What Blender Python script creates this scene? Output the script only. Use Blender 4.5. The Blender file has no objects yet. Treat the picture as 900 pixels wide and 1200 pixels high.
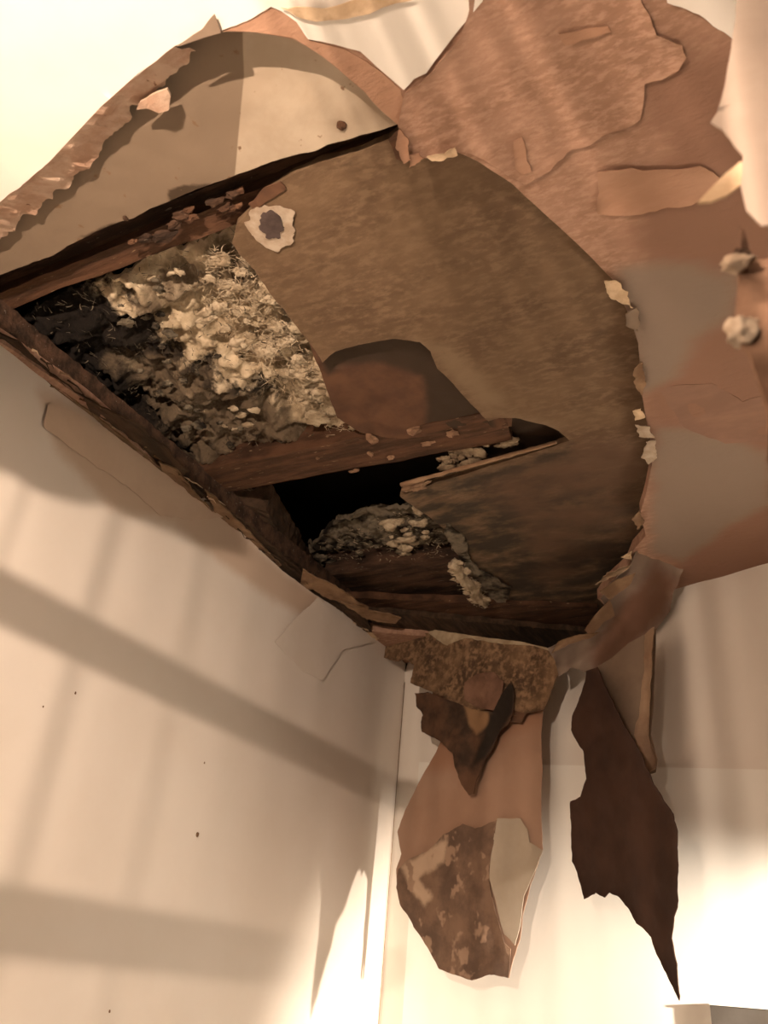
import bpy, bmesh, math, random
from mathutils import Vector, Matrix, noise, geometry
random.seed(7)
scene = bpy.context.scene
H0 = 1.6                      # camera height above the floor; room heights below are given relative to it
F = 992.0                     # focal length in pixels of a 900x1200 frame
RX = Vector((0.88606003, 0.16012772, 0.43503648))
RY = Vector((0.45555058, -0.47457658, -0.7531605))
RZ = Vector((0.08585625, 0.86552654, -0.49344961))

# ------------------------------------------------------------------ camera
cam = bpy.data.cameras.new('camera')
camo = bpy.data.objects.new('camera', cam)
scene.collection.objects.link(camo)
M = Matrix((RX, RY, RZ)).to_4x4()
M.translation = Vector((0, 0, H0))
camo.matrix_world = M
cam.sensor_fit = 'VERTICAL'; cam.sensor_height = 36; cam.lens = F/1200*36
cam.clip_start = 0.02
cam.dof.use_dof = True; cam.dof.focus_distance = 1.35
cam.dof.aperture_fstop = (cam.lens/1000)/0.0032
scene.camera = camo

# ------------------------------------------------------------------ light
w = bpy.data.worlds.new('world'); scene.world = w; w.use_nodes = True
w.node_tree.nodes['Background'].inputs[0].default_value = (1.0, 0.74, 0.52, 1)
w.node_tree.nodes['Background'].inputs[1].default_value = 0.055
def lamp(name, kind, loc, power, col, size=.02):
    l = bpy.data.lights.new(name, kind); l.energy = power; l.color = col; l.shadow_soft_size = size
    o = bpy.data.objects.new(name, l); scene.collection.objects.link(o)
    o.location = (loc[0], loc[1], loc[2]+H0); return o
LA = (-.25, -.45, .35)
lamp('vanity_light', 'POINT', LA, 108, (1.0, .755, .57), .0035)
LB = Vector((.45, 1.325, .11))
lb = lamp('wall_light', 'SPOT', LB, 310, (1.0, .85, .69), .006)
lb.data.spot_size = math.radians(70); lb.data.spot_blend = .75
lb.rotation_euler = Vector((-.76, .63, -.30)).to_track_quat('-Z', 'Y').to_euler()
vs = scene.view_settings
vs.view_transform = 'Standard'; vs.look = 'None'; vs.gamma = 1; vs.use_curve_mapping = False; vs.exposure = 0.0

# ------------------------------------------------------------------ helpers
def tag(o, label=None, cat=None, group=None, kind=None):
    if label: o['label'] = label
    if cat: o['category'] = cat
    if group: o['group'] = group
    if kind: o['kind'] = kind
    return o
def empty(name, loc):
    o = bpy.data.objects.new(name, None); scene.collection.objects.link(o)
    o.empty_display_size = .02; o.location = (loc[0], loc[1], loc[2]+H0); return o
def link(name, verts, faces, mat, parent=None, smooth=False, attrs=None):
    me = bpy.data.meshes.new(name)
    base = Vector((0, 0, -H0))
    if parent is not None: base = parent.matrix_basis.translation.copy() - Vector((0, 0, H0)) if parent.parent is None else world_loc(parent)
    elif verts: base = sum((Vector(v) for v in verts), Vector())/len(verts)
    me.from_pydata([tuple(Vector(v)-base) for v in verts], [], faces)
    if attrs:
        a = me.color_attributes.new('m', 'FLOAT_COLOR', 'POINT')
        for i, c in enumerate(attrs): a.data[i].color = (c[0], c[1], c[2], 1)
    if smooth:
        me.polygons.foreach_set('use_smooth', [True]*len(me.polygons))
    me.materials.append(mat); me.update()
    o = bpy.data.objects.new(name, me); scene.collection.objects.link(o)
    if parent is None: o.location = base + Vector((0, 0, H0))
    else: o.parent = parent
    return o
def world_loc(p):
    t = Vector()
    while p is not None: t += p.location; p = p.parent
    return t - Vector((0, 0, H0))
def ray(px, py):
    c = Vector((px-450, -(py-600), -F)).normalized()
    return Vector((RX.dot(c), RY.dot(c), RZ.dot(c)))
class Plane:
    def __init__(s, o, n, u=None):
        s.o = Vector(o); s.n = Vector(n).normalized()
        if s.n.dot(s.o) > 0: s.n = -s.n              # normal looks to the camera side
        u = Vector(u) if u else (Vector((1, 0, 0)) if abs(s.n.z) > .5 else s.n.cross(Vector((0, 0, 1))))
        s.u = (u - s.n*u.dot(s.n)).normalized(); s.v = s.n.cross(s.u)
    def at(s, px, py):
        d = ray(px, py); return d*(s.o.dot(s.n)/d.dot(s.n))
    def uv(s, p):
        if len(p) == 2: p = s.at(*p)
        q = Vector(p)-s.o; return (q.dot(s.u), q.dot(s.v))
    def p(s, u, v, off=0): return s.o + s.u*u + s.v*v + s.n*off
def plane3(a, b, c):
    a, b, c = Vector(a), Vector(b), Vector(c); return Plane(a, (b-a).cross(c-a))
def zpl(h): return Plane((-.5, .5, h), (0, 0, 1))
def fb(x, y, z=0, o=4): return noise.fractal(Vector((x, y, z)), 1.0, 2.0, o)
def dense(poly, step, jag, seed, fr=35):
    out = []; n = len(poly)
    for i in range(n):
        a = Vector(poly[i]); b = Vector(poly[(i+1) % n]); d = b-a; L = d.length
        k = max(1, int(L/step)); nn = Vector((-d.y, d.x))/max(L, 1e-9)
        for j in range(k):
            q = a + d*(j/k)
            if jag: q = q + nn*(fb(q.x*fr, q.y*fr, seed*3.7, 5)*jag)
            out.append((q.x, q.y))
    return out
def inside(p, poly):
    x, y = p; c = False; j = len(poly)-1
    for i in range(len(poly)):
        xi, yi = poly[i]; xj, yj = poly[j]
        if (yi > y) != (yj > y) and x < (xj-xi)*(y-yi)/(yj-yi)+xi: c = not c
        j = i
    return c
def pdist(p, poly):
    x, y = p; best = 1e9; j = len(poly)-1
    for i in range(len(poly)):
        ax, ay = poly[j]; bx, by = poly[i]; dx, dy = bx-ax, by-ay; L = dx*dx+dy*dy
        t = 0 if L == 0 else max(0, min(1, ((x-ax)*dx+(y-ay)*dy)/L))
        d = (x-ax-dx*t)**2+(y-ay-dy*t)**2
        if d < best: best = d
        j = i
    return math.sqrt(best)
SEED = [0]
def sheet(name, mat, pl, outline, parent=None, spacing=.012, jag=.002, thick=.001, off=None, rough=0.0,
          holes=(), stains=(), smooth=True, bounds=None, jfr=35, curl=0.0, curlw=.012, bit=None):
    """torn sheet on plane pl; outline points are photo directions cast onto the plane or room points"""
    SEED[0] += 1; sd = SEED[0]
    poly = dense([pl.uv(p) for p in outline], min(spacing*.6, .006), jag, sd, jfr)
    hp = [dense([pl.uv(p) for p in h], min(spacing*.6, .006), jag, sd+.5, jfr) for h in holes]
    xs = [p[0] for p in poly]; ys = [p[1] for p in poly]
    if bounds is None: gx0, gx1, gy0, gy1 = min(xs), max(xs), min(ys), max(ys)
    else:
        bb = [pl.uv(p) for p in bounds]
        gx0, gx1 = max(min(xs), min(b[0] for b in bb)), min(max(xs), max(b[0] for b in bb))
        gy0, gy1 = max(min(ys), min(b[1] for b in bb)), min(max(ys), max(b[1] for b in bb))
    pts = list(poly); edges = [(i, (i+1) % len(poly)) for i in range(len(poly))]
    for h in hp:
        b = len(pts); pts += h; edges += [(b+i, b+(i+1) % len(h)) for i in range(len(h))]
    rnd = random.Random(sd)
    y = gy0+spacing/2; r = 0
    while y < gy1:
        x = gx0+spacing*(.5 if r % 2 else 0)
        while x < gx1:
            q = (x+rnd.uniform(-.18, .18)*spacing, y+rnd.uniform(-.18, .18)*spacing)
            if inside(q, poly) and not any(inside(q, h) for h in hp): pts.append(q)
            x += spacing
        y += spacing*.87; r += 1
    V, E, Fc, _, _, _ = geometry.delaunay_2d_cdt([Vector(p) for p in pts], edges, [], 0, 1e-7)
    tris = []
    for f in Fc:
        c = sum((V[i] for i in f), Vector((0, 0)))/len(f)
        if inside(c, poly) and not any(inside(c, h) for h in hp): tris.append(tuple(f))
    used = sorted({i for f in tris for i in f}); mp = {o: k for k, o in enumerate(used)}
    tris = [tuple(mp[i] for i in f) for f in tris]
    front = []; at = []
    sp = [([pl.uv(p) for p in s[0]], s[1], s[2]) for s in stains]
    for i in used:
        u, v = V[i]; o = 0
        if off: o += off(u, v, pl)
        if rough: o += fb(u*22, v*22, sd, 5)*rough
        if curl:
            d = pdist((u, v), poly)
            if d < curlw: o += curl*(1-d/curlw)**2*(.5+.8*abs(fb(u*30, v*30, sd+9)))
        front.append(pl.p(u, v, o))
        c = [0, 0, 0]
        for P, ch, soft in sp:
            d = pdist((u, v), P); d = d if inside((u, v), P) else -d
            c[ch] = max(c[ch], min(1, max(0, .5+d/(2*soft))))
        at.append(c)
    n = len(front); back = [p - pl.n*thick for p in front]
    cnt = {}
    for f in tris:
        for a, b in ((f[0], f[1]), (f[1], f[2]), (f[2], f[0])):
            cnt[(a, b)] = 1
    faces = list(tris)+[(f[2]+n, f[1]+n, f[0]+n) for f in tris]
    bnds = []
    for (a, b) in cnt:
        if (b, a) not in cnt: bnds.append((a, b))
    sm = {}; sv = []; sa = []
    for a, b in bnds:
        for k in (a, b):
            if k not in sm: sm[k] = 2*n+len(sv); sv += [front[k], back[k]]; sa += [at[k], at[k]]
        faces.append((sm[b], sm[a], sm[a]+1, sm[b]+1))
    o = link(name, front+back+sv, faces, mat, parent, False, at+at+sa)
    nt = len(tris)*2
    if smooth: o.data.polygons.foreach_set('use_smooth', [k < nt for k in range(len(o.data.polygons))])
    return o
def box_on(name, mat, corners, zlo, zhi, parent=None, sub=14, rough=.002, side_extra=0):
    """a rough sawn beam: four plan corners (x,y) at its underside, weathered by noise"""
    a, b, c, d = [Vector(p) for p in corners]     # a-b one long edge, d-c the other
    V = []; Fq = []
    m = max(4, int((b-a).length/.012)); k = 4; kz = 3
    ring = []
    for i in range(m+1):
        t = i/m; p, q = a.lerp(b, t), d.lerp(c, t)
        loop = [(p.lerp(q, j/k), zlo) for j in range(k+1)] + [(q, zlo+(zhi-zlo)*j/kz) for j in range(1, kz+1)] + \
               [(q.lerp(p, j/k), zhi) for j in range(1, k+1)] + [(p, zhi+(zlo-zhi)*j/kz) for j in range(1, kz)]
        r = []
        for (xy, z) in loop:
            nn = fb(xy.x*12, xy.y*60, z*40, 4)*rough
            r.append(len(V)); V.append((xy.x+nn*.4, xy.y+nn, z+fb(xy.x*9, xy.y*70, z*30+4, 4)*rough))
        ring.append(r)
    L = len(ring[0])
    for i in range(m):
        for j in range(L):
            Fq.append((ring[i][j], ring[i][(j+1) % L], ring[i+1][(j+1) % L], ring[i+1][j]))
    Fq.append(tuple(ring[0][::-1])); Fq.append(tuple(ring[-1]))
    return link(name, V, Fq, mat, parent)
def chunk(name, mat, p, r, parent=None, seed=0, sq=(1, 1, 1), det=2, amp=.5, smooth=False, fr=1.6):
    bm = bmesh.new(); bmesh.ops.create_icosphere(bm, subdivisions=det, radius=1)
    V = []
    for v in bm.verts:
        k = 1+fb(v.co.x*fr+seed, v.co.y*fr, v.co.z*fr+seed*2, 4)*amp
        V.append(Vector(p)+Vector((v.co.x*sq[0], v.co.y*sq[1], v.co.z*sq[2]))*r*k)
    Fc = [tuple(v.index for v in f.verts) for f in bm.faces]; bm.free()
    return link(name, V, Fc, mat, parent, smooth)
def tube(name, mat, pts, r0, r1, parent=None, n=7, wob=.15, seed=0):
    V = []; Fc = []; m = len(pts)
    for i, p in enumerate(pts):
        p = Vector(p); d = (Vector(pts[min(i+1, m-1)])-Vector(pts[max(i-1, 0)])).normalized()
        a = d.orthogonal().normalized(); b = d.cross(a); r = r0+(r1-r0)*i/(m-1)
        for j in range(n):
            t = 2*math.pi*j/n; k = 1+fb(i*.9+seed, j*1.3, seed, 3)*wob
            V.append(p+(a*math.cos(t)+b*math.sin(t))*r*k)
    for i in range(m-1):
        for j in range(n): Fc.append((i*n+j, i*n+(j+1) % n, (i+1)*n+(j+1) % n, (i+1)*n+j))
    Fc.append(tuple(range(n))[::-1]); Fc.append(tuple(range((m-1)*n, m*n)))
    return link(name, V, Fc, mat, parent, True)

# ------------------------------------------------------------------ materials
def mat(name, c1, c2=None, scale=8, stretch=(1, 1, 1), rough=.85, bump=.3, bscale=40, bdist=.002, stains=(), specks=None,
        lo=.35, hi=.65, fine=None, spec=.2):
    m = bpy.data.materials.new(name); m.use_nodes = True; N = m.node_tree.nodes; L = m.node_tree.links
    B = N['Principled BSDF']; B.inputs['Roughness'].default_value = rough; B.inputs['Specular IOR Level'].default_value = spec
    tc = N.new('ShaderNodeNewGeometry')
    mp = N.new('ShaderNodeMapping'); mp.inputs['Scale'].default_value = stretch; L.new(tc.outputs['Position'], mp.inputs[0])
    def nz(sc, det=6, vec=mp.outputs[0], off=None):
        n = N.new('ShaderNodeTexNoise'); n.inputs['Scale'].default_value = sc; n.inputs['Detail'].default_value = det
        n.inputs['Roughness'].default_value = .62; L.new(vec, n.inputs['Vector']); return n.outputs[0]
    def rng(s, a, b, x=0, y=1):
        r = N.new('ShaderNodeMapRange'); r.interpolation_type = 'SMOOTHSTEP'
        for k, q in zip(('From Min', 'From Max', 'To Min', 'To Max'), (a, b, x, y)): r.inputs[k].default_value = q
        L.new(s, r.inputs['Value']); return r.outputs[0]
    def mix(f, a, b, mode='MIX'):
        x = N.new('ShaderNodeMix'); x.data_type = 'RGBA'; x.blend_type = mode
        if isinstance(f, float): x.inputs[0].default_value = f
        else: L.new(f, x.inputs[0])
        for k, q in ((6, a), (7, b)):
            if isinstance(q, (tuple, list)): x.inputs[k].default_value = (*q[:3], 1)
            else: L.new(q, x.inputs[k])
        return x.outputs[2]
    def math_(op, a, b):
        x = N.new('ShaderNodeMath'); x.operation = op
        for k, q in ((0, a), (1, b)):
            if isinstance(q, (int, float)): x.inputs[k].default_value = q
            else: L.new(q, x.inputs[k])
        return x.outputs[0]
    big = nz(scale)
    col = mix(rng(big, lo, hi), c1, c2 or c1)
    if fine: col = mix(rng(nz(fine[0], 4), .42, .66), col, fine[1])
    if stains:
        at = N.new('ShaderNodeAttribute'); at.attribute_name = 'm'
        sx = N.new('ShaderNodeSeparateColor'); L.new(at.outputs['Color'], sx.inputs[0])
        for (ch, sc, amt, colour, width, *gain) in stains:
            s = math_('ADD', math_('MULTIPLY', sx.outputs[ch], gain[0] if gain else 1.0), math_('MULTIPLY', math_('SUBTRACT', nz(sc, 8), .5), amt))
            f = rng(s, .5-width, .5+width)
            col = mix(f, col, colour)
    if specks:
        sc, th, colour = specks
        col = mix(rng(nz(sc, 3), th, th+.05), col, colour)
    L.new(col, B.inputs['Base Color'])
    if bump:
        bp = N.new('ShaderNodeBump'); bp.inputs['Strength'].default_value = bump; bp.inputs['Distance'].default_value = bdist
        L.new(nz(bscale, 8), bp.inputs['Height']); L.new(bp.outputs[0], B.inputs['Normal'])
    return m
WHITE = mat('painted_white', (.80, .76, .70), (.76, .71, .65), 3, rough=.6, bump=.08, bscale=60)
WALL = mat('painted_wall', (.78, .72, .66), (.74, .67, .60), 2.5, rough=.6, bump=.1, bscale=45, specks=(38, .80, (.25, .18, .12)),
           stains=((0, 9, .6, (.60, .47, .37), .3),))
SURROUND = mat('surround_white', (.86, .85, .80), (.84, .82, .77), 3, rough=.35, bump=.04)
KRAFT = mat('kraft_paper', (0.3627, 0.2185, 0.1535), (0.2883, 0.1674, 0.1116), 7, (1, 2.2, 1), bump=.5, bscale=55, bdist=.003, fine=(60, (.42, .26, .185)),
            stains=((1, 10, .8, (.235, .13, .088), .3), (0, 8, .7, (.235, .175, .135), .3)))
KRAFT2 = mat('kraft_layer', (.42, .25, .17), (.35, .20, .13), 9, (1, 2.5, 1), bump=.5, bscale=60, bdist=.003)
GREYK = mat('damp_grey_paper', (0.2574, 0.195, 0.156), (0.2028, 0.1482, 0.1131), 6, bump=.3, bscale=50, stains=((0, 10, .6, (.17, .09, .06), .3),))
RIM = mat('gypsum_edge', (.50, .36, .27), (.40, .25, .175), 30, rough=.95, bump=.8, bscale=90, bdist=.003, specks=(50, .68, (.20, .10, .06)))
CREAM = mat('torn_cream_edge', (.66, .50, .34), (.50, .36, .23), 40, bump=.6, bscale=90)
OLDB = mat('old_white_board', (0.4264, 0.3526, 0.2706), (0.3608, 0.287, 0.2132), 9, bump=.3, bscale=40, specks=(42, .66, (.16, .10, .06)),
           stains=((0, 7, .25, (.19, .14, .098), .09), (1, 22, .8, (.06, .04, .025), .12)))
PLY = mat('brown_board', (0.1443, 0.09204, 0.05304), (0.1053, 0.06474, 0.03744), 7, (1, 1.6, 1), bump=.3, bscale=70, bdist=.003,
          fine=(45, (.165, .108, .064)),
          stains=((0, 11, 2.2, (.040, .030, .021), .28, .60), (1, 6, 1.3, (.10, .058, .036), .35, .55), (2, 10, .9, (.19, .13, .08), .3)))
PLYG = PLY.node_tree
for nd in PLYG.nodes:
    if nd.type == 'MAPPING': nd.inputs['Scale'].default_value = (1, 2.0, 1)
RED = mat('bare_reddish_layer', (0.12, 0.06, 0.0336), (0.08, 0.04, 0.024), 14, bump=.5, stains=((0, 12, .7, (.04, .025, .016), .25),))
WOOD = mat('batten_wood', (0.0992, 0.04836, 0.02604), (0.0465, 0.02356, 0.01364), 9, (1, 7, 4), bump=.8, bscale=30, bdist=.003, specks=(30, .66, (.25, .17, .1)))
WOODD = mat('mouldy_wood', (.085, .046, .028), (.025, .015, .010), 10, (1, 5, 4), bump=.8, bscale=30, bdist=.004, specks=(34, .66, (.17, .14, .11)))
PLATE = mat('plate_wood', (0.075, 0.0435, 0.02625), (0.03375, 0.0225, 0.0135), 12, (6, 1, 4), bump=.8, bscale=30, bdist=.004)
TAN = mat('torn_tan_paper', (0.255, 0.1613, 0.09375), (0.165, 0.0975, 0.05625), 18, bump=.6, bscale=70)
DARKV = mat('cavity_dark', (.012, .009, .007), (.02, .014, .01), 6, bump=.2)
WOOL = mat('mineral_wool', (.58, .47, .33), (.36, .28, .18), 26, rough=1, bump=.8, bscale=90, bdist=.006,
           stains=((0, 17, 2.8, (.016, .012, .009), .20, .86), (2, 19, 2.0, (.012, .009, .007), .22, .95), (1, 22, 1.6, (.13, .095, .062), .3, .8)))
WOOLW = mat('pale_wool', (.56, .46, .33), (.30, .23, .15), 34, rough=1, bump=.8, bscale=90, bdist=.006)
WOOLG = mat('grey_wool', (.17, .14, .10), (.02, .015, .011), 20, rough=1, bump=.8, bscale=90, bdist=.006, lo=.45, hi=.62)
FLAPK = mat('hanging_kraft', (.35, .225, .16), (.31, .19, .13), 5, bump=.2, stains=((0, 8, .6, (.30, .165, .105), .3),))
FIBRE = mat('fibrous_brown', (0.17, 0.1037, 0.0578), (0.07225, 0.0425, 0.0255), 14, (1, 1, 1), bump=1, bscale=50, bdist=.004, fine=(70, (.25, .155, .088)))
BURNT = mat('dark_brown_paper', (.105, .055, .032), (.035, .022, .015), 13, bump=.7, bscale=50, bdist=.003, stains=((0, 12, .8, (.23, .135, .07), .25), (1, 12, .5, (.02, .014, .01), .3)))
MOULDY = mat('mottled_brown_paper', (.20, .125, .085), (.11, .07, .05), 13, bump=.5, bscale=60, bdist=.003,
             specks=(16, .58, (.30, .20, .14)), stains=((0, 16, 1.0, (.44, .32, .23), .2),))
GREYP = mat('grey_paint_back', (.42, .36, .29), (.37, .31, .24), 8, bump=.2, specks=(40, .76, (.2, .14, .1)))
DARKF = mat('backlit_dark_paper', (.060, .030, .020), (.040, .021, .015), 8, bump=.4, bscale=50)  # darkness of the backlit flap is put into the paper colour
STRIPG = mat('folded_grey_paper', (.25, .185, .135), (.20, .145, .105), 8, bump=.3)
PLAST = mat('plaster_dab', (.44, .36, .28), (.33, .25, .18), 50, bump=.6, bscale=80)
FLOORM = mat('floor_white', (.62, .56, .48), (.55, .50, .43), 4, bump=.1)
METAL = mat('brushed_grey_metal', (.10, .09, .08), (.08, .07, .06), 20, rough=.45, bump=.05, spec=.6)

# ------------------------------------------------------------------ the room shell
PC = zpl(.80)
PL = Plane((-1.03, 1.0, .3), (1, 0, 0))
CX, CY = -1.03, 1.985
wd = Vector((.96, -.335, 0)).normalized()
PB = Plane((CX, CY, .3), (wd.y, -wd.x, 0))
HOLE = [(-110, 322), (0, 238), (60, 190), (120, 126), (165, 86), (208, 52), (258, 36), (300, 37), (345, 46), (372, 62), (400, 85), (432, 112),
        (452, 134), (466, 146), (474, 172), (482, 190), (500, 184), (534, 178), (560, 190), (600, 216), (640, 252), (680, 290), (718, 328),
        (738, 372), (748, 402), (750, 430), (752, 460), (757, 490), (763, 520), (764, 545), (757, 578), (750, 602), (757, 628), (742, 645),
        (735, 662), (715, 680), (700, 700), (716, 716), (690, 738), (655, 752), (560, 752), (400, 735), (300, 670), (200, 560), (100, 470), (0, 400), (-110, 335)]
bnd = [(-40, -40), (940, -40), (940, 700), (500, 800), (0, 420)]
def ceil_off(u, v, pl):
    return fb(u*5, v*5, 3, 3)*.003
corner = Vector((CX, CY, .8)); farc = corner+wd*2.0
CEIL = sheet('ceiling', KRAFT, PC, [(-1.03, -1.0, .8), (-1.03, CY, .8), tuple(farc), (farc.x, -1.0, .8)], jag=0, thick=.022, spacing=.012, bounds=bnd,
             off=ceil_off, rough=.0012, stains=[
    ([(722, 315), (800, 312), (870, 318), (862, 370), (815, 400), (790, 440), (752, 465), (735, 400)], 0, .03),
    ([(770, 500), (830, 505), (900, 530), (905, 590), (850, 620), (800, 660), (765, 650), (765, 560)], 0, .03),
    ([(560, 0), (700, 0), (760, 60), (720, 130), (640, 60)], 1, .06), ([(720, 60), (960, 20), (1000, 700), (780, 690), (740, 480), (745, 330), (720, 250), (760, 180)], 1, .07)], holes=[HOLE])  # large right patch: reddish tone, darkened further to offset bounced light
tag(CEIL, kind='structure')
# painted skin that is still on the ceiling
def skin(name, m, outline, off=.0012, thick=.0011, jag=.003, curl=0, parent=CEIL, sp=.010, rough=.0004, curlw=.012, pl=PC, st=()):
    return sheet(name, m, pl, outline, parent, sp, jag, thick, off=lambda u, v, q: ceil_off(u, v, q)+off, rough=rough, curl=curl, curlw=curlw, stains=st)
skin('painted_skin', WHITE, [(-1.03, -.95, .8), (.55, -.95, .8), (.3, .1, .8), (700, -190), (575, -30), (566, 0), (540, 30), (515, 62), (500, 84), (485, 90), (474, 103), (458, 90), (440, 76),
                             (422, 60), (392, 52), (362, 44), (348, 24), (330, 12), (318, 7), (290, 22), (258, 35), (236, 38), (206, 52), (165, 84), (120, 124), (60, 188), (0, 236), (-110, 320)],
     off=.002, thick=.0015, jag=.0012, sp=.014)
skin('painted_skin', WHITE, [(770, -60), (782, 0), (820, 14), (842, 32), (862, 45), (900, 60), (1000, 40), (980, -60)], off=.002, curl=.001)
skin('lifted_paint_lip', CREAM, [(330, 6), (372, 22), (410, 20), (450, 4), (487, -6), (440, -8), (380, 8)], off=.006)
# torn paper layers left on the ceiling
L1 = [(560, -60), (745, -60), (752, 0), (768, 40), (800, 50), (806, 66), (796, 82), (775, 92), (755, 96), (752, 120), (750, 138), (735, 146),
      (706, 156), (692, 168), (664, 176), (648, 190), (638, 204), (616, 214), (600, 206), (560, 184), (534, 176), (500, 182), (480, 180), (468, 146), (476, 106), (500, 86), (540, 40)]
skin('paper_layer', KRAFT, L1, off=.0012, thick=.0012, curl=.0035, curlw=.010, jag=.004)
skin('paper_layer', KRAFT2, [(700, 200), (740, 196), (780, 196), (820, 192), (845, 206), (842, 216), (810, 238), (775, 242), (745, 250), (722, 253), (700, 250)], off=.001, thick=.001, curl=.004, curlw=.012, jag=.004)
skin('paper_layer', mat('darkened_layer', (.26, .15, .105), (.21, .12, .085), 9, (1, 2, 1), bump=.4), [(772, 455), (800, 450), (835, 448), (870, 470), (905, 460), (940, 500), (940, 515), (850, 520), (800, 500)], off=.0006, thick=.0006)  # colour darkened to match the ceiling toned down against bounced light
skin('paper_layer', KRAFT2, [(603, 165), (612, 158), (617, 180), (622, 198), (612, 202), (604, 195)], off=.002, thick=.001, curl=.003)
skin('paper_layer', KRAFT2, [(655, 40), (690, 32), (712, 28), (716, 36), (690, 42), (665, 50)], off=.002, thick=.001, curl=.002)
skin('hole_edge_paper', KRAFT2, [(318, 7), (350, 22), (362, 46), (405, 58), (430, 72), (470, 104), (480, 130), (470, 150), (450, 132), (430, 110), (400, 84), (372, 60), (345, 44), (300, 36), (262, 36)], off=.001, thick=.003, jag=.002)
# rim: crumbled gypsum edge that shows on the near left side of the hole
rimv = []; rimf = []
rp = dense([PC.uv(p) for p in [(-110, 322), (0, 238), (60, 190), (120, 126), (165, 86), (208, 52), (214, 54)]], .004, .001, 5)
rp = rp[:-30] if False else rp
seg = [PC.uv(p) for p in [(-110, 322), (0, 238), (60, 190), (120, 126), (165, 86), (208, 52)]]
line = []
for a, b in zip(seg, seg[1:]):
    a = Vector(a); b = Vector(b); k = int((b-a).length/.004)
    line += [a+(b-a)*(j/k) for j in range(k)]
for i, q in enumerate(line):
    d = (line[min(i+1, len(line)-1)]-line[max(i-1, 0)]).normalized(); nn = Vector((d.y, -d.x))
    test = q+nn*.02
    if not inside(test, [PC.uv(p) for p in HOLE]): nn = -nn
    for j in range(6):
        t = j/5
        u = q+nn*(-.002+(.050-.022*i/len(line))*t+fb(q.x*60, q.y*60, t*3, 4)*.006*t + fb(q.x*30, q.y*30, 7+t, 3)*.006*t)
        rimv.append(PC.p(u.x, u.y, .0015-.024*t+fb(q.x*50, q.y*50, t*2+4, 4)*.004*(t > 0)))
for i in range(len(line)-1):
    for j in range(5):
        a = i*6+j; rimf.append((a, a+1, a+7, a+6)); 
link('crumbled_edge', rimv, rimf, RIM, CEIL)
sheet('torn_tab', RIM, zpl(.812), [(165, 118), (185, 108), (196, 104), (200, 112), (197, 130), (186, 133), (172, 126), (160, 128)], CEIL, .006, .001, .003, rough=.004)
sheet('curled_paper_tab', STRIPG, zpl(.797), [(208, 52), (238, 32), (252, 14), (256, 26), (259, 35), (240, 41)], CEIL, .006, .0008, .001, off=lambda u, v, p: .004)
# flakes of paper along the far rim
for P, mm in [([(708, 328), (722, 326), (734, 340), (741, 360), (725, 352), (712, 346)], CREAM), ([(733, 366), (746, 360), (750, 372), (747, 388), (735, 380)], STRIPG),
              ([(742, 430), (752, 424), (756, 440), (752, 462), (744, 452)], TAN), ([(741, 482), (752, 478), (756, 488), (744, 492)], CREAM),
              ([(744, 498), (760, 500), (767, 512), (750, 512)], PLAST), ([(757, 518), (768, 516), (770, 535), (760, 543), (752, 536)], PLAST),
              ([(741, 608), (750, 597), (754, 612), (748, 620)], TAN), ([(728, 652), (740, 645), (742, 656)], CREAM),
              ([(698, 684), (712, 670), (742, 662), (738, 668), (715, 676)], CREAM), ([(478, 183), (492, 178), (498, 184), (480, 196)], KRAFT2),
              ([(500, 184), (515, 180), (533, 172), (536, 180), (520, 187), (506, 188)], CREAM), ([(468, 150), (478, 160), (482, 185), (474, 190), (464, 175)], KRAFT2)]:
    sheet('paper_flake', mm, zpl(.795), P, CEIL, .004, .0035, .0012, rough=.003, curl=.003, curlw=.006, jfr=70)

# sheet of soaked paper that sags from the ceiling over the back wall
def inFront(d): return Plane(PB.o+PB.n*d, PB.n)
PF = inFront(.13)
a3 = PC.at(725, 640); b3 = PC.at(800, 668); c3 = PF.at(655, 790)
PS = plane3(a3, b3, c3)
sag = sheet('sagging_paper', GREYK, PS, [(760, 560), (790, 610), (800, 668), (789, 690), (785, 712), (768, 738), (752, 748), (735, 756), (724, 770), (712, 782), (690, 788), (668, 782), (655, 792), (648, 770),
      (640, 758), (668, 748), (695, 738), (716, 718), (702, 700), (716, 682), (736, 664), (744, 646), (757, 628)], CEIL, .009, .0015, .0015,
      rough=.006, curl=.005, stains=[([(720, 720), (770, 660), (795, 680), (780, 720), (740, 760), (700, 790), (690, 760)], 0, .04)])
for P in [[(644, 762), (668, 750), (690, 744), (700, 738), (676, 740), (652, 748)], [(700, 690), (720, 676), (742, 668), (735, 682), (712, 700)], [(690, 742), (705, 726), (718, 718), (712, 700), (696, 716), (682, 735)]]:
    sheet('paper_sliver', TAN, PS, P, CEIL, .006, .001, .001, off=lambda u, v, p: .008, curl=.004)

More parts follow.
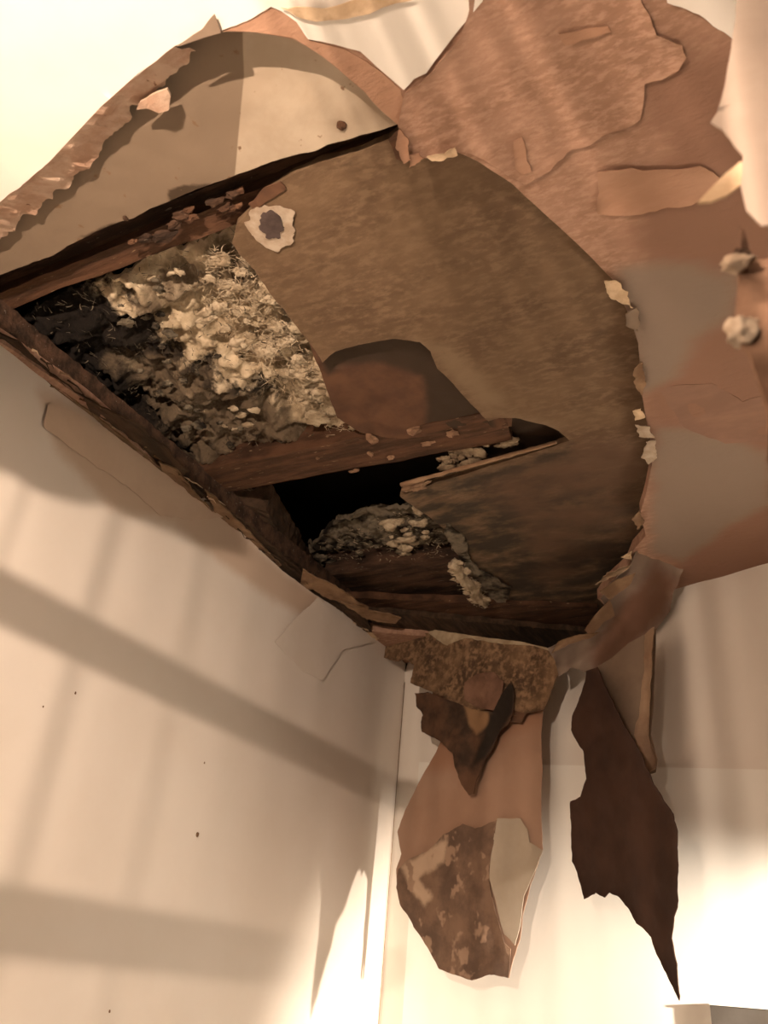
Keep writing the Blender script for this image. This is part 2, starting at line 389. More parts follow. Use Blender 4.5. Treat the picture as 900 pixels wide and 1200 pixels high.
# walls
tops = [(-110, 322), (-40, 368), (0, 397), (30, 425), (60, 452), (100, 482), (150, 520), (190, 550), (230, 575), (262, 603), (300, 640), (330, 668), (368, 696),
        (400, 716), (430, 738)]
sheetL = sheet('wall_left', WALL, PL, [(-1.03, -1.0, -1.6), (-1.03, -1.0, .8)] + tops + [(-1.03, CY, .795), (-1.03, CY, -1.6)], None, .02, .0008, .012,
               rough=.0006, bounds=[(-30, 370), (480, 700), (480, 1230), (-30, 1230)], stains=[
    ([(45, 455), (100, 480), (180, 540), (262, 603), (330, 668), (380, 705), (370, 730), (300, 690), (200, 612), (130, 595), (70, 530)], 0, .03)])
tag(sheetL, kind='structure')
WB = sheet('wall_back', WHITE, PB, [(CX, CY, .77), (482, 762), (560, 766), (655, 776), (690, 750), (730, 700), tuple(corner+wd*2-Vector((0, 0, 0))), tuple(corner+wd*2-Vector((0, 0, 2.4))), (CX, CY, -1.6)], None, .05, 0, .012, rough=0)
tag(WB, kind='structure')
LZ = PB.at(900, 900).z
PT = inFront(.007)
z0 = Vector((CX, CY, LZ+.002))+PB.n*.004; z1 = Vector((CX, CY, LZ-.006))+wd*2+PB.n*.004
e0 = Vector(PT.at(491, 893)); e1 = Vector(PT.at(900, 900)); e1 = e1+(e1-Vector(PT.at(650, 894)))*1.6
g0 = Vector((e0.x, e0.y, -1.6)); g1 = Vector((e1.x, e1.y, -1.6)); bk = PB.n*-.006
q = [e0, e1, g1, g0]; q += [v+bk for v in q]
SUR = link('trim_1', q, [(3, 2, 1, 0), (4, 5, 6, 7), (0, 1, 5, 4), (1, 2, 6, 5), (2, 3, 7, 6), (3, 0, 4, 7)], SURROUND)
tag(SUR, kind='structure')
tag(link('floor', [(-1.03, -1.0, -1.6), (1.0, -1.0, -1.6), (1.0, 2.0, -1.6), (-1.03, 2.0, -1.6), (-1.03, -1.0, -1.65), (1.0, -1.0, -1.65), (1.0, 2.0, -1.65), (-1.03, 2.0, -1.65)],
     [(0, 1, 2, 3), (7, 6, 5, 4), (0, 4, 5, 1), (1, 5, 6, 2), (2, 6, 7, 3), (3, 7, 4, 0)], FLOORM), kind='structure')
# corner bead: thin joint line down the corner of the two walls
tag(tube('trim_2', TAN, [(CX+.004, CY-.006, z) for z in (.74, .5, .2, -.2, -.8, -1.6)], .0009, .0009), kind='structure')

# the floor above, closing the cavity
def slab(name, m, lo, hi, parent=None):
    x0, y0, z0 = lo; x1, y1, z1 = hi
    V = [(x, y, z) for z in (z0, z1) for y in (y0, y1) for x in (x0, x1)]
    return link(name, V, [(0, 2, 3, 1), (4, 5, 7, 6), (0, 1, 5, 4), (2, 6, 7, 3), (0, 4, 6, 2), (1, 3, 7, 5)], m, parent)
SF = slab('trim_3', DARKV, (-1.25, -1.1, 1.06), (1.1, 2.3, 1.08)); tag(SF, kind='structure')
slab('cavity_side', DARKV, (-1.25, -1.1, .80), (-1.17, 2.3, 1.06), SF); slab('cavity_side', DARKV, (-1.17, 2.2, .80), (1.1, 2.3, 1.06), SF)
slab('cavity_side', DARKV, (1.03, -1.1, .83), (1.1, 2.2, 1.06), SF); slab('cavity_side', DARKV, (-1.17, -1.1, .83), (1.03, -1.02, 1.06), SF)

# plates of the wall framing along the left and back edges of the hole
def XY(px, py, z): v = zpl(z).at(px, py); return (v.x, v.y)
WP = box_on('wall_plate', WOODD, [(-1.155, 0.3), (-1.155, 2.05), (-1.02, 2.05), (-1.02, .3)], .822, .862, rough=.004)
tag(WP, 'dark wooden plate running along top of the left wall', 'wood plate')
for i, (P, mm, z) in enumerate([
    ([(0, 388), (20, 398), (60, 436), (110, 474), (150, 505), (180, 528), (225, 566), (245, 582), (236, 584), (195, 552), (140, 514), (90, 474), (40, 434), (0, 404)], PLATE, .806),
    ([(60, 450), (90, 470), (130, 498), (180, 540), (210, 560), (228, 575), (205, 572), (160, 540), (110, 505), (75, 482)], TAN, .80),
    ([(96, 462), (130, 480), (160, 496), (190, 520), (222, 552), (212, 556), (180, 530), (140, 502), (108, 484)], PLATE, .80),
    ([(186, 540), (205, 548), (228, 575), (250, 600), (262, 612), (240, 602), (214, 582), (196, 560)], TAN, .797),
    ([(240, 572), (262, 592), (300, 630), (330, 662), (322, 664), (290, 636), (255, 604)], TAN, .80),
    ([(255, 590), (290, 612), (330, 648), (360, 676), (395, 698), (385, 704), (345, 682), (315, 650), (280, 622)], PLATE, .806),
    ([(300, 640), (330, 655), (370, 690), (400, 705), (430, 722), (436, 740), (415, 735), (380, 706), (345, 690)], PLATE, .80),
    ([(355, 668), (400, 690), (432, 712), (420, 716), (390, 702), (352, 682)], TAN, .797),
    ([(400, 704), (440, 716), (470, 722), (462, 730), (430, 726)], TAN, .796),
    ([(372, 712), (400, 722), (430, 738), (445, 748), (438, 752), (405, 738)], CREAM, .797)]):
    sheet('torn_edge_strip', mm, zpl(z), P, WP, .006, .003, .003, rough=.005, curl=.004, curlw=.008)
for i in range(46):
    t = random.random(); px = 20+t*410; py = 402+t*345+random.uniform(-8, 6)
    a = zpl(.80+random.uniform(-.004, .01)).at(px, py); ln = random.uniform(.012, .045)
    d = Vector((random.uniform(-.25, .25)+.1, 1, random.uniform(-.25, .15))).normalized()
    tube('splinter', random.choice([TAN, PLATE, CREAM, WOOD]), [a, a+d*ln*.5+Vector((.002, 0, .002)), a+d*ln], random.uniform(.0012, .003), .0005, WP, 5, .3, i)

# peeled paper scraps on the left wall under the hole edge
PLs = Plane((-1.026, 1, .3), (1, 0, 0))
for P, mm, th in [([(56, 474), (74, 476), (120, 500), (180, 545), (240, 590), (262, 606), (225, 610), (188, 604), (150, 570), (95, 535), (52, 500)], mat('bare_wall_paper', (.63, .49, .38), (.58, .44, .34), 9, bump=.2), .0012),
              ([(372, 700), (400, 722), (440, 752), (402, 762), (379, 797), (356, 788), (338, 768), (322, 752), (350, 722)], mat('loose_wall_paper', (.765, .70, .64), (.73, .66, .59), 9, bump=.1), .0015)]:
    sheet('peeled_scrap', mm, PLs, P, sheetL, .012, .003, th*.5)
for px, py, s in [(231, 978, .005), (88, 812, .0025), (239, 894, .0025), (50, 828, .002), (128, 1185, .0025)]:
    chunk('dirt_speck', TAN, PL.at(px, py)+Vector((.001, 0, 0)), s, sheetL, px, (.3, .7, 1), 1)

# ------------------------------------------------------------------ layers seen inside the hole
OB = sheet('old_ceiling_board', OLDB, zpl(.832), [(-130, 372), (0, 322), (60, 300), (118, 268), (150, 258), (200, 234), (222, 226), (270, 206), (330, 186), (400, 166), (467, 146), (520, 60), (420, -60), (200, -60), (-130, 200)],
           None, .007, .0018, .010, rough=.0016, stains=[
    ([(-140, 380), (-140, 100), (150, 20), (284, 20), (286, 90), (280, 150), (275, 210), (100, 300)], 0, .006),  # left part darkened in the colour, standing in for shade
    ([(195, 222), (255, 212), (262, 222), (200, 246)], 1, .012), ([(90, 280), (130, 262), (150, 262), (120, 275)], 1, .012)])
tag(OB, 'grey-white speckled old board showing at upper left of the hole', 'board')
chunk('nail_head', WOOD, zpl(.831).at(400, 147), .006, OB, 3, (1, 1, .4), 2, .3)
chunk('nail_head', WOODD, zpl(.831).at(147, 256), .004, OB, 5, (1, 1, .4), 2, .3)

def ply_off(u, v, pl):
    p = pl.p(u, v)
    c = zpl(.842).at(470, 570); d = (Vector((p.x, p.y))-Vector((c.x, c.y))).length
    return .022*max(0, 1-d/.28)**1.5 + fb(u*4, v*4, 1, 2)*.003
NOTCH = [(428, 502), (405, 488), (392, 455), (378, 425), (392, 412), (420, 404), (460, 397), (492, 400), (505, 412), (512, 432), (535, 455), (562, 484), (572, 494)]
PLYO = [(272, 284), (278, 262), (290, 250), (300, 238), (318, 222), (340, 206), (370, 192), (420, 178), (455, 164), (470, 152), (540, 100), (700, 160), (830, 330), (850, 560), (790, 680),
        (700, 745), (660, 752), (628, 748), (600, 732), (575, 706), (556, 680), (545, 652), (524, 620), (500, 598), (480, 580), (470, 570), (500, 562), (560, 548), (610, 534), (668, 516),
        (655, 505), (640, 498), (610, 491), (585, 490)] + NOTCH[::-1][0:0] + [(572, 494), (562, 484), (535, 455), (512, 432), (505, 412), (492, 400), (460, 397), (420, 404), (392, 412), (378, 425),
        (362, 402), (340, 372), (318, 345), (298, 316), (280, 298)]
BP = sheet('brown_board', PLY, zpl(.842), PLYO, None, .0065, .0016, .011, off=ply_off, rough=.0016, stains=[
    ([(470, 572), (560, 552), (668, 520), (720, 560), (760, 590), (770, 640), (720, 700), (640, 755), (590, 720), (545, 655)], 0, .045),
    ([(540, 560), (665, 522), (672, 545), (640, 570), (560, 575)], 0, .02), ([(600, 690), (690, 720), (650, 750), (610, 740)], 0, .03),
    ([(600, 540), (700, 520), (720, 570), (660, 590)], 1, .03), ([(560, 560), (760, 480), (770, 620), (640, 700)], 1, .05),
    ([(490, 400), (520, 405), (580, 480), (665, 500), (660, 515), (570, 480)], 2, .03), ([(510, 405), (530, 405), (600, 480), (560, 470)], 2, .03)])
tag(BP, 'large brown fibrous board with mouldy torn lower end in the hole', 'board')
P2 = zpl(.839)
ring = sheet('plaster_ring', PLAST, P2, [(296, 246), (310, 240), (328, 243), (343, 248), (344, 270), (340, 288), (326, 295), (308, 288), (294, 276), (288, 262)], BP, .004, .005, .001, rough=.002, jfr=60)
sheet('dark_hole', mat('ring_centre', (.085, .06, .055), (.05, .035, .03), 40), zpl(.8375), [(303, 258), (308, 250), (320, 248), (328, 256), (334, 268), (326, 280), (316, 280), (308, 272)], BP, .003, .006, .0008, rough=.001, jfr=90)
sheet('torn_scrap', RED, P2, [(292, 240), (310, 222), (328, 214), (335, 222), (318, 232), (300, 246)], BP, .005, .003, .002, rough=.004)
sheet('torn_scrap', WOOD, P2, [(455, 164), (468, 152), (478, 170), (476, 190), (464, 186), (460, 172)], BP, .005, .002, .002, rough=.004)
# pale sawn edge of the broken lower end
ew = []
for i in range(26):
    t = i/25; px = 470+198*t; py = 570-54*t
    ew.append(zpl(.826+.012*t).at(px, py-2))
tube('broken_edge', CREAM, ew[:-2], .0045, .0035, BP, 6, .5, 3).data.materials[0] = mat('sawn_edge', (.27, .17, .105), (.19, .11, .065), 20, bump=.6)
chunk('broken_edge', mat('edge_crumb', (.22, .14, .085), (.15, .09, .055), 30, bump=1), zpl(.823).at(486, 570), .016, BP, 4, (1.5, .6, .5), 3, .7)

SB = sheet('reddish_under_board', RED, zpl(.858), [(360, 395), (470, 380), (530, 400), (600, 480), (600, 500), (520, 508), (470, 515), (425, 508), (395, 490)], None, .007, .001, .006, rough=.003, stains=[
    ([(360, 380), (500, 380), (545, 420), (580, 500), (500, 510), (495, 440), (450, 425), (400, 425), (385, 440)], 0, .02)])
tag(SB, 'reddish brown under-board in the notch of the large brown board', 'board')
MD = sheet('cavity_shade_sheet', RED, zpl(.875), [(540, 480), (700, 470), (700, 540), (540, 545)], None, .01, .001, .006, stains=[([(500, 440), (720, 440), (720, 600), (500, 600)], 0, .01)])  # dark-coloured sheet put in place of the shaded cavity behind the gap
tag(MD, 'dark sheet standing in for the shaded cavity behind the gap above the broken pale edge', 'board')

def beam(name, label, m, top, bot, zlo, zhi, rough=.003):
    (ax, ay), (bx, by) = top; (dx, dy), (cx, cy) = bot
    o = box_on(name, m, [XY(ax, ay, zlo), XY(bx, by, zlo), XY(cx, cy, zlo), XY(dx, dy, zlo)], zlo, zhi, rough=rough)
    tag(o, label, 'batten', 'wooden battens inside the ceiling hole'); return o
b1 = beam('ceiling_batten', 'dark wooden batten along the lower edge of the grey-white board', WOOD, ((-120, 392), (500, 140)), ((-120, 412), (500, 178)), .862, .93)
b1b = beam('ceiling_batten', 'blackened wooden strip squeezed between grey-white board and lower batten', WOODD, ((-110, 352), (480, 128)), ((-110, 396), (480, 150)), .880, .94)
b2 = beam('ceiling_batten', 'reddish wooden batten between the two insulation bays', WOOD, ((232, 552), (590, 478)), ((262, 577), (600, 516)), .858, .91)
b3 = beam('ceiling_batten', 'mouldy wooden batten at the far side of the black void', WOODD, ((380, 674), (620, 652)), ((385, 704), (640, 700)), .87, .93, .006)
b4 = beam('ceiling_batten', 'brown wooden strip lying over the top of the back wall', WOOD, ((392, 700), (700, 712)), ((400, 716), (700, 738)), .832, .85, .003)
b5 = beam('ceiling_batten', 'lowest dark brown strip resting above the back wall', PLATE, ((425, 716), (700, 742)), ((440, 736), (700, 764)), .815, .83, .003)
b6 = box_on('ceiling_batten', PLATE, [XY(250, 576, .86), XY(372, 700, .86), XY(388, 690, .93), XY(318, 566, .93)], .858, .93, rough=.005)
tag(b6, 'dull greenish brown plank closing the void beside the left wall', 'batten', 'wooden battens inside the ceiling hole')
for px, py, r, s, bb in [(436, 515, .010, (1, 1.4, .6), b2), (434, 532, .006, (.8, 1.3, .6), b2), (458, 536, .006, (1.2, .9, .6), b2), (415, 552, .007, (1.6, .5, .5), b2), (372, 537, .004, (1, 1, .5), b2),
                 (500, 520, .008, (1.5, .6, .5), b2), (485, 505, .010, (1.5, .8, .5), b2), (530, 508, .010, (1.2, .8, .5), b2)]:
    chunk('plaster_crumb', mat('crumb', (.26, .155, .095), (.18, .105, .065), 40, bump=1) if bb is b2 else TAN, zpl(.855).at(px, py), r, bb, px, s, 2, .7)
for i in range(14):
    t = i/13; chunk('plaster_crumb', random.choice([WOODD, RED, WOODD, WOOD]), zpl(.846).at(300-30*random.random()+(-120)*t+random.uniform(-10, 10), 226+60*t+random.uniform(-6, 6)), random.uniform(.004, .011), b1, i*3, (1.6, .8, .5), 2, .7)

# insulation
def wool(name, label, m, poly, z, amp, stains, sp=.0045, fr=26):
    pl = zpl(z)
    def off(u, v, p):
        q = Vector((u*fr, v*fr, 2.0))
        wx, wy = fb(u*20, v*20, 31, 2)*.012, fb(u*20, v*20, 57, 2)*.012
        a = noise.ridged_multi_fractal(Vector(((u+wx)*24, (v+wy)*24, 2)), .9, 2.1, 4, 1.0, 2.0)
        return amp*(.08*a + 1.0*fb(u*10, v*10, 8, 3) + .60*fb(u*34+wx*60, v*34, 5, 3) + .10*fb(u*110, v*110, 3, 2))
    o = sheet(name, m, pl, poly, None, sp, .004, .01, off=off, stains=stains)
    tag(o, label, 'insulation')
    return o
def fibres(parent, m, poly, z0, z1, n, ln=.02, seed=1):
    rnd = random.Random(seed); xs = [p[0] for p in poly]; ys = [p[1] for p in poly]; V = []; Fc = []; k = 0
    while k < n:
        q = (rnd.uniform(min(xs), max(xs)), rnd.uniform(min(ys), max(ys)))
        if not inside(q, poly): continue
        k += 1; c = zpl(rnd.uniform(z0, z1)).at(*q); t = rnd.uniform(0, 6.28); L = ln*rnd.uniform(.4, 1); wv = rnd.uniform(.0004, .0012); bd = rnd.uniform(-1.2, 1.2)
        b = len(V); p = c.copy(); dz = rnd.uniform(-.4, .4)
        for i in range(5):
            a = t+bd*i/4; d = Vector((math.cos(a), math.sin(a), dz*(1-i/2))); sd = Vector((-math.sin(a), math.cos(a), 0))*wv*(1-i/5)
            V += [p-sd, p+sd]; p = p+d*L/4
        for i in range(4): Fc.append((b+2*i, b+2*i+1, b+2*i+3, b+2*i+2))
    o = link('wool_fibres', V, Fc, m, parent, True); o['kind'] = 'stuff'; return o
BAY1 = [(-120, 380), (60, 350), (275, 262), (320, 262), (380, 330), (430, 400), (470, 500), (420, 522), (330, 548), (262, 590), (225, 600), (150, 550), (60, 480), (-120, 440)]
W1 = wool('insulation_batt', 'pale mineral wool with black mould in the larger left bay', WOOL, BAY1, .905, .034,
          [([(-160, 500), (-160, 340), (60, 330), (150, 330), (165, 355), (195, 390), (225, 415), (260, 425), (310, 450), (345, 478), (385, 520), (350, 560), (250, 640), (100, 560)], 0, .045),
           ([(-160, 440), (-160, 340), (60, 340), (120, 345), (130, 400), (180, 470), (225, 540), (240, 620), (150, 600), (20, 520)], 2, .035), ([(330, 478), (372, 515), (385, 530), (320, 530)], 2, .02),
           ([(150, 330), (290, 280), (300, 330), (260, 340), (200, 350), (190, 380)], 1, .04), ([(215, 415), (300, 450), (400, 520), (240, 560), (130, 420)], 1, .05)])
def fluff(parent, m, poly, z0, z1, n, rr, name='wool_tufts', seed=1):
    rnd = random.Random(seed); xs = [p[0] for p in poly]; ys = [p[1] for p in poly]; V = []; Fc = []
    bm = bmesh.new(); bmesh.ops.create_icosphere(bm, subdivisions=3, radius=1)
    base = [v.co.copy() for v in bm.verts]; bf = [tuple(v.index for v in f.verts) for f in bm.faces]; bm.free()
    k = 0
    while k < n:
        q = (rnd.uniform(min(xs), max(xs)), rnd.uniform(min(ys), max(ys)))
        if not inside(q, poly): continue
        k += 1; c = zpl(rnd.uniform(z0, z1)).at(*q); r = rnd.uniform(*rr); s = rnd.random()*50; b = len(V)
        sx, sy = rnd.uniform(.8, 1.8), rnd.uniform(.7, 1.4)
        for v in base:
            h = 1+fb(v.x*1.2+s, v.y*1.2, v.z*1.2, 2)*.6+fb(v.x*6+s, v.y*6, v.z*6, 3)*.28
            V.append(c+Vector((v.x*sx, v.y*sy, v.z*.45))*r*h)
        Fc += [tuple(i+b for i in f) for f in bf]
    o = link(name, V, Fc, m, parent, True); o['kind'] = 'stuff'; return o
fluff(W1, WOOLW, [(262, 296), (282, 300), (330, 370), (375, 430), (400, 480), (422, 498), (400, 512), (372, 506), (345, 478), (318, 430), (262, 392), (236, 378), (240, 320)], .872, .885, 45, (.005, .012), seed=2)
fluff(W1, WOOLG, [(120, 340), (230, 310), (260, 400), (340, 470), (330, 520), (250, 540), (180, 470), (110, 400)], .878, .892, 30, (.004, .009), seed=3)
fluff(W1, WOOLW, [(250, 480), (300, 470), (310, 500), (290, 525), (262, 520)], .876, .885, 6, (.003, .008), seed=4)
fluff(W1, WOOLW, [(160, 320), (215, 312), (225, 345), (190, 365), (170, 350)], .882, .89, 4, (.003, .006), seed=14)
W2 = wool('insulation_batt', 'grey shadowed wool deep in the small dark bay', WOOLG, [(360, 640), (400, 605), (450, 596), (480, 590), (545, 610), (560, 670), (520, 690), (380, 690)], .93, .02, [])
fluff(W2, WOOLW, [(452, 612), (480, 592), (500, 596), (500, 640), (478, 652), (462, 640)], .895, .91, 22, (.005, .012), seed=5)
fluff(W2, WOOLG, [(372, 640), (410, 615), (450, 605), (520, 600), (550, 640), (540, 665), (440, 650), (380, 668)], .90, .92, 50, (.004, .010), seed=6)
fluff(W2, WOOLW, [(452, 672), (482, 662), (490, 668), (460, 680)], .885, .89, 14, (.003, .005), seed=8)
fibres(W1, WOOLW, [(240, 290), (282, 296), (330, 370), (375, 430), (425, 498), (400, 515), (345, 478), (236, 378)], .868, .885, 900, .018, 21)
fibres(W1, WOOLG, BAY1, .872, .895, 900, .016, 22)
fibres(W2, WOOLW, [(372, 640), (450, 600), (520, 596), (550, 640), (500, 665), (400, 660)], .885, .905, 260, .016, 23)
W3 = fluff(None, mat('tucked_wool', (.30, .23, .15), (.16, .11, .07), 40, bump=1), [(512, 535), (548, 520), (600, 515), (622, 520), (560, 545), (520, 556)], .86, .87, 34, (.005, .012), 'insulation_scrap', 9)
W3['kind'] = ''; del W3['kind']; tag(W3, 'buff wool scrap tucked behind the broken pale board edge', 'insulation')
rollp = [zpl(.815).at(x, y) for x, y in [(532, 662), (538, 674), (548, 688), (558, 700), (568, 709)]]
RL = fluff(None, WOOLW, [(526, 662), (536, 658), (556, 680), (573, 700), (570, 710), (552, 704), (536, 684)], .812, .822, 36, (.005, .009), 'insulation_scrap', 11)
tube('wool_roll', WOOLW, [zpl(.816).at(530+3.9*i+3*math.sin(i*1.3), 660+4.8*i) for i in range(11)], .0105, .009, RL, 16, .9, 6)
fibres(RL, WOOLW, [(524, 658), (538, 655), (576, 702), (570, 714), (552, 708), (532, 684)], .808, .818, 200, .012, 24)
del RL['kind']; tag(RL, 'small whitish roll of wool dangling over the back wall', 'insulation')
sheet('torn_fluff_edge', WOOLG, zpl(.835), [(524, 612), (545, 630), (552, 660), (600, 690), (590, 712), (560, 690), (540, 655), (520, 625)], RL, .006, .004, .004, rough=.006)

# ------------------------------------------------------------------ hanging flap of torn paper near the corner
f1 = empty('hanging_paper_flap', tuple(PF.at(550, 770)))
tag(f1, 'long tan paper flap with dark triangle hanging near the wall corner', 'torn paper', 'torn paper flaps hanging from the ceiling')
P1a = inFront(.095); P1b = inFront(.115); P1c = inFront(.125); P1d = inFront(.102)
def wav(a, k, s):
    return lambda u, v, p: a*math.sin(u*k+s)+a*.7*math.sin(v*k*.6+s*2)
sheet('kraft_sheet', FLAPK, P1a, [(500, 800), (600, 790), (636, 832), (634, 860), (636, 900), (635, 960), (637, 995), (632, 1010), (622, 1040), (614, 1070), (610, 1100), (602, 1125), (597, 1146),
      (575, 1142), (553, 1149), (530, 1142), (512, 1134), (498, 1110), (484, 1085), (470, 1062), (464, 1040), (464, 1018), (470, 1000), (466, 975), (474, 950), (492, 912), (510, 880), (520, 855), (510, 830)],
      f1, .009, .0016, .001, off=wav(.006, 14, 1), stains=[([(500, 800), (600, 790), (636, 832), (634, 850), (600, 860), (560, 900), (500, 900)], 0, .03)])
sheet('mottled_patch', MOULDY, P1d, [(466, 1018), (478, 1006), (500, 998), (520, 978), (545, 966), (560, 972), (586, 962), (582, 990), (576, 1020), (578, 1050), (586, 1080), (592, 1105), (600, 1112), (596, 1146),
      (575, 1142), (553, 1149), (530, 1142), (512, 1134), (498, 1110), (482, 1085), (468, 1062), (463, 1040)], f1, .007, .0022, .001, off=wav(.006, 14, 1), rough=.002, stains=[
      ([(470, 1015), (510, 990), (525, 985), (520, 1010), (490, 1030), (505, 1050), (495, 1062), (480, 1040)], 0, .02)])
sheet('grey_patch', GREYP, P1d, [(586, 960), (612, 960), (620, 972), (622, 988), (637, 996), (628, 1020), (615, 1050), (610, 1085), (604, 1108), (592, 1095), (584, 1060), (576, 1030), (578, 1005)], f1, .008, .0015, .001, off=wav(.006, 14, 1))
sheet('fibrous_top', FIBRE, P1b, [(440, 756), (452, 740), (480, 736), (500, 742), (522, 756), (548, 748), (580, 754), (620, 756), (650, 764), (655, 790), (645, 812), (638, 832), (600, 840), (590, 830), (560, 834), (530, 822),
      (500, 808), (480, 800), (484, 780), (476, 772), (466, 776), (452, 772)], f1, .006, .0022, .0015, off=wav(.005, 18, 2), rough=.004, curl=.004)
sheet('dark_triangle', BURNT, P1c, [(485, 812), (500, 810), (530, 822), (556, 832), (580, 835), (590, 812), (600, 798), (604, 815), (602, 836), (596, 850), (585, 862), (578, 880), (570, 892), (565, 910),
      (560, 920), (558, 930), (552, 932), (544, 920), (536, 900), (532, 884), (518, 870), (512, 866), (494, 858), (492, 846), (496, 838), (488, 828)], f1, .006, .0022, .0015,
      off=wav(.005, 18, 2), rough=.005, curl=.003, stains=[([(548, 828), (575, 836), (578, 850), (560, 862), (552, 850)], 0, .012),
      ([(590, 800), (605, 800), (602, 836), (570, 890), (555, 900), (570, 860)], 1, .012)])
sheet('brown_scrap', mat('scrap_brown', (.19, .105, .068), (.12, .064, .042), 20, bump=.6), P1c, [(545, 800), (560, 790), (580, 788), (592, 800), (588, 815), (580, 833), (560, 830), (545, 820)], f1, .006, .002, .001, off=lambda u, v, p: .004, rough=.004)
sheet('brown_scrap', BURNT, P1b, [(597, 832), (618, 836), (612, 848), (600, 846)], f1, .006, .002, .001, off=lambda u, v, p: .004, rough=.002)
sheet('cream_edge', CREAM, P1d, [(440, 742), (470, 734), (510, 738), (560, 746), (610, 752), (655, 762), (650, 772), (620, 762), (560, 756), (520, 762), (490, 748), (455, 748)], f1, .006, .001, .002, rough=.002).data.materials[0] = mat('cream_gypsum', (.50, .40, .27), (.36, .27, .17), 30, bump=.5)
sheet('edge_curl', KRAFT2, P1a, [(405, 722), (440, 742), (452, 750), (440, 760), (436, 756)], f1, .006, .001, .002)

# ------------------------------------------------------------------ dark flap and folded strip
f2 = empty('hanging_paper_flap', tuple(PF.at(690, 785)))
tag(f2, 'long dark brown paper flap hanging in front of bright back wall', 'torn paper', 'torn paper flaps hanging from the ceiling')
cc = inFront(.17).at(740, 960)
PD = Plane(cc, Vector((-.75, -.85, .0)))
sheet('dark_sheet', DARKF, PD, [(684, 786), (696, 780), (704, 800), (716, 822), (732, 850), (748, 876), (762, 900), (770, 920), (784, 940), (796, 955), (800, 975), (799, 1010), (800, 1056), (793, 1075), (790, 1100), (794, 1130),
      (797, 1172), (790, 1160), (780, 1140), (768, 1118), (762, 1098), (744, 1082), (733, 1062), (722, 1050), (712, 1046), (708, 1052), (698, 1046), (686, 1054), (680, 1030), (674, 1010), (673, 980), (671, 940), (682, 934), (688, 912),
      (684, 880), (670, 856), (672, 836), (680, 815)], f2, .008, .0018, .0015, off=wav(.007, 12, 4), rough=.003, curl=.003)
f3 = empty('hanging_paper_flap', tuple(PF.at(735, 770)))
tag(f3, 'folded grey-brown paper strip between dark flap and white wall', 'torn paper', 'torn paper flaps hanging from the ceiling')
P3 = inFront(.11)
sheet('folded_strip', STRIPG, P3, [(697, 782), (715, 770), (735, 752), (755, 742), (768, 735), (766, 780), (764, 830), (762, 860), (770, 890), (768, 905), (756, 908), (742, 875), (720, 835), (704, 800)], f3, .008, .001, .001, off=wav(.004, 20, 1))
sheet('curled_edge', mat('curl_tan', (.36, .25, .17), (.28, .18, .12), 14, bump=.5), inFront(.118), [(757, 745), (767, 735), (765, 790), (762, 840), (761, 862), (770, 888), (770, 902), (756, 908), (750, 880), (745, 862), (752, 830), (755, 790)], f3, .005, .0015, .001, rough=.004, curl=.006, curlw=.006)
# ------------------------------------------------------------------ strip hanging close to the camera at the right
yq = .36
PN = Plane((.05, yq, .5), (0, -1, 0))
PN = Plane((.05, yq, .5), (.25, -1, 0))
f4 = empty('hanging_paint_flap', (.06, yq, .80))
tag(f4, 'blurred white paint flap hanging close at the right edge', 'torn paper', 'torn paper flaps hanging from the ceiling')
top = .80
pt = PN.at(866, -30)
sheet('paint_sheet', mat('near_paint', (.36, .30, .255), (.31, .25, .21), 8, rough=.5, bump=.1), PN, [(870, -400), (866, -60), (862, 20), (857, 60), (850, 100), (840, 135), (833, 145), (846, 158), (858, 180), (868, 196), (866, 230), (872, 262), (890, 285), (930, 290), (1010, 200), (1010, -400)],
      f4, .008, .0008, .0012, off=lambda u, v, p: .006*math.sin(u*60)+.01*math.sin(v*9), rough=.002)
sheet('torn_spike', CREAM, PN, [(817, 247), (830, 232), (848, 214), (866, 200), (880, 205), (872, 222), (850, 240), (832, 247)], f4, .004, .0006, .0015, off=lambda u, v, p: .006)
sheet('torn_lump', mat('near_gypsum', (.22, .13, .085), (.15, .085, .055), 30, bump=.8), PN, [(868, 262), (884, 282), (905, 290), (960, 290), (960, 560), (905, 530), (897, 470), (890, 430), (870, 405), (862, 385), (868, 340), (866, 300)], f4, .005, .003, .003, off=lambda u, v, p: -.006, rough=.012)
chunk('gypsum_crumb', PLAST, PN.at(862, 308), .006, f4, 3, (1.2, .7, .9), 3, .6, True)
chunk('gypsum_crumb', WOODD, PN.at(868, 300), .005, f4, 8, (1, .7, .9), 2, .5)
chunk('gypsum_crumb', PLAST, PN.at(868, 388), .007, f4, 9, (1, .7, 1.2), 3, .6, True)

# ------------------------------------------------------------------ wall shelf at the bottom right corner
s0 = inFront(.004)
A = Vector(inFront(.0).at(838, 1176)); Z = Vector((0, 0, 1))
sh = empty('wall_shelf', tuple(A)); tag(sh, 'dark grey shelf on back wall at the bottom right corner', 'shelf')
def bar(name, m, p, L, dep, h, z):
    q = []
    for zz in (z-h, z):
        for dd in (.006, dep):
            for ll in (0, L): q.append(A+wd*ll+PB.n*dd+Z*zz)
    return link(name, q, [(0, 2, 3, 1), (4, 5, 7, 6), (0, 1, 5, 4), (2, 6, 7, 3), (0, 4, 6, 2), (1, 3, 7, 5)], m, sh)
bar('shelf_body', METAL, A, .5, .018, .10, -.003); bar('shelf_lip', SURROUND, A, .5, .020, .003, 0)

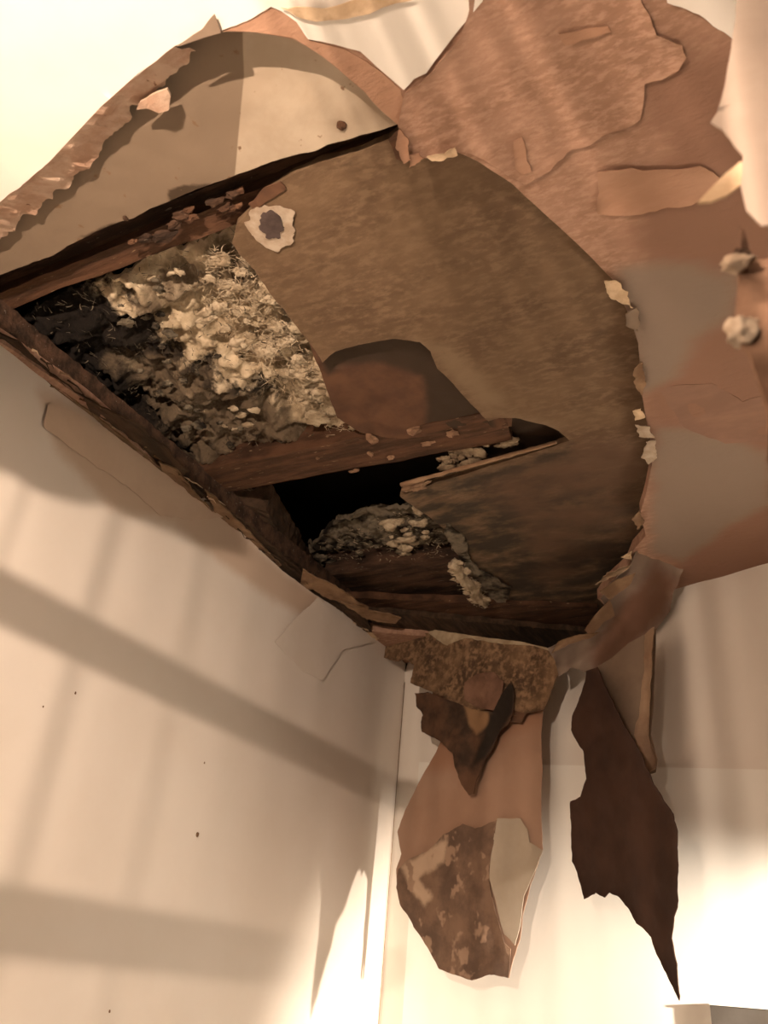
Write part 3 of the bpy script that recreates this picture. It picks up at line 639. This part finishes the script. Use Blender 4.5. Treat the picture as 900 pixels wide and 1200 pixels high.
# ------------------------------------------------------------------ beside the camera: pleated clear curtain and rails that the lamp shines through
cm = bpy.data.materials.new('clear_curtain'); cm.use_nodes = True; N = cm.node_tree.nodes; Lk = cm.node_tree.links
N.remove(N['Principled BSDF'])
tr = N.new('ShaderNodeBsdfTransparent'); lw = N.new('ShaderNodeLayerWeight'); rp_ = N.new('ShaderNodeMapRange')
lw.inputs[0].default_value = .5; Lk.new(lw.outputs['Facing'], rp_.inputs['Value'])
for k, q in zip(('From Min', 'From Max', 'To Min', 'To Max'), (0, .55, .97, .42)): rp_.inputs[k].default_value = q
Lk.new(rp_.outputs[0], tr.inputs[0]); Lk.new(tr.outputs[0], N['Material Output'].inputs[0])
def pleats(x0, x1, yb, ztop, ph, k=190, a=.010):
    cv = []; cf = []; n = int((x1-x0)*900)
    for i in range(n+1):
        x = x0+(x1-x0)*i/n
        y = yb+a*math.sin(x*k+2.2*math.sin(x*37+ph))+.008*math.sin(x*83+1+ph)*math.sin(x*21)
        for z in (-.9, ztop): cv.append((x, y, z))
    for i in range(n): cf.append((2*i, 2*i+2, 2*i+3, 2*i+1))
    return cv, cf
cu = empty('shower_curtain', (.1, -.16, .7))
link('curtain_layer', *pleats(-.62, .9, -.16, .462, 0, 320, .0065), cm, cu, True)
link('curtain_layer', *pleats(-.29, .9, -.20, .70, 2), cm, cu, True)
link('curtain_layer', *pleats(-.29, .9, -.13, .70, 4), cm, cu, True)
link('curtain_layer', *pleats(-.295, .9, -.24, .425, 7, 90, .006), cm, cu, True)  # extra low layer, added to dim the light on the far ceiling
tag(cu, 'clear pleated shower curtain hanging beside the camera', 'curtain')
rail = empty('curtain_rail', (-.42, -.3, .8)); tag(rail, 'pale double rail hanging from the ceiling beside the camera', 'rail')
for z, r in ((.3705, .0088), (.2830, .0092)): tube('rail_bar', WHITE, [(-.42, -.34, z), (-.42, -.1, z), (-.42, .11, z)], r, r, rail, 12, 0)
tube('rail_post', WHITE, [(-.42, -.34, .8), (-.42, -.34, .24)], .008, .008, rail, 12, 0)
vp = Plane((-.42, -.2, .45), (1, 0, 0))
sheet('shade_strip', KRAFT, vp, [(-.42, -.36, .405), (-.42, -.23, .405), (-.42, -.19, .410), (-.42, -.16, .420), (-.42, -.12, .428), (-.42, -.10, .432), (-.42, -.08, .442), (-.42, -.10, .458), (-.42, -.36, .452)], rail, .01, .003, .002, jfr=90)  # added unseen strip, shaped to shade the top of the left wall
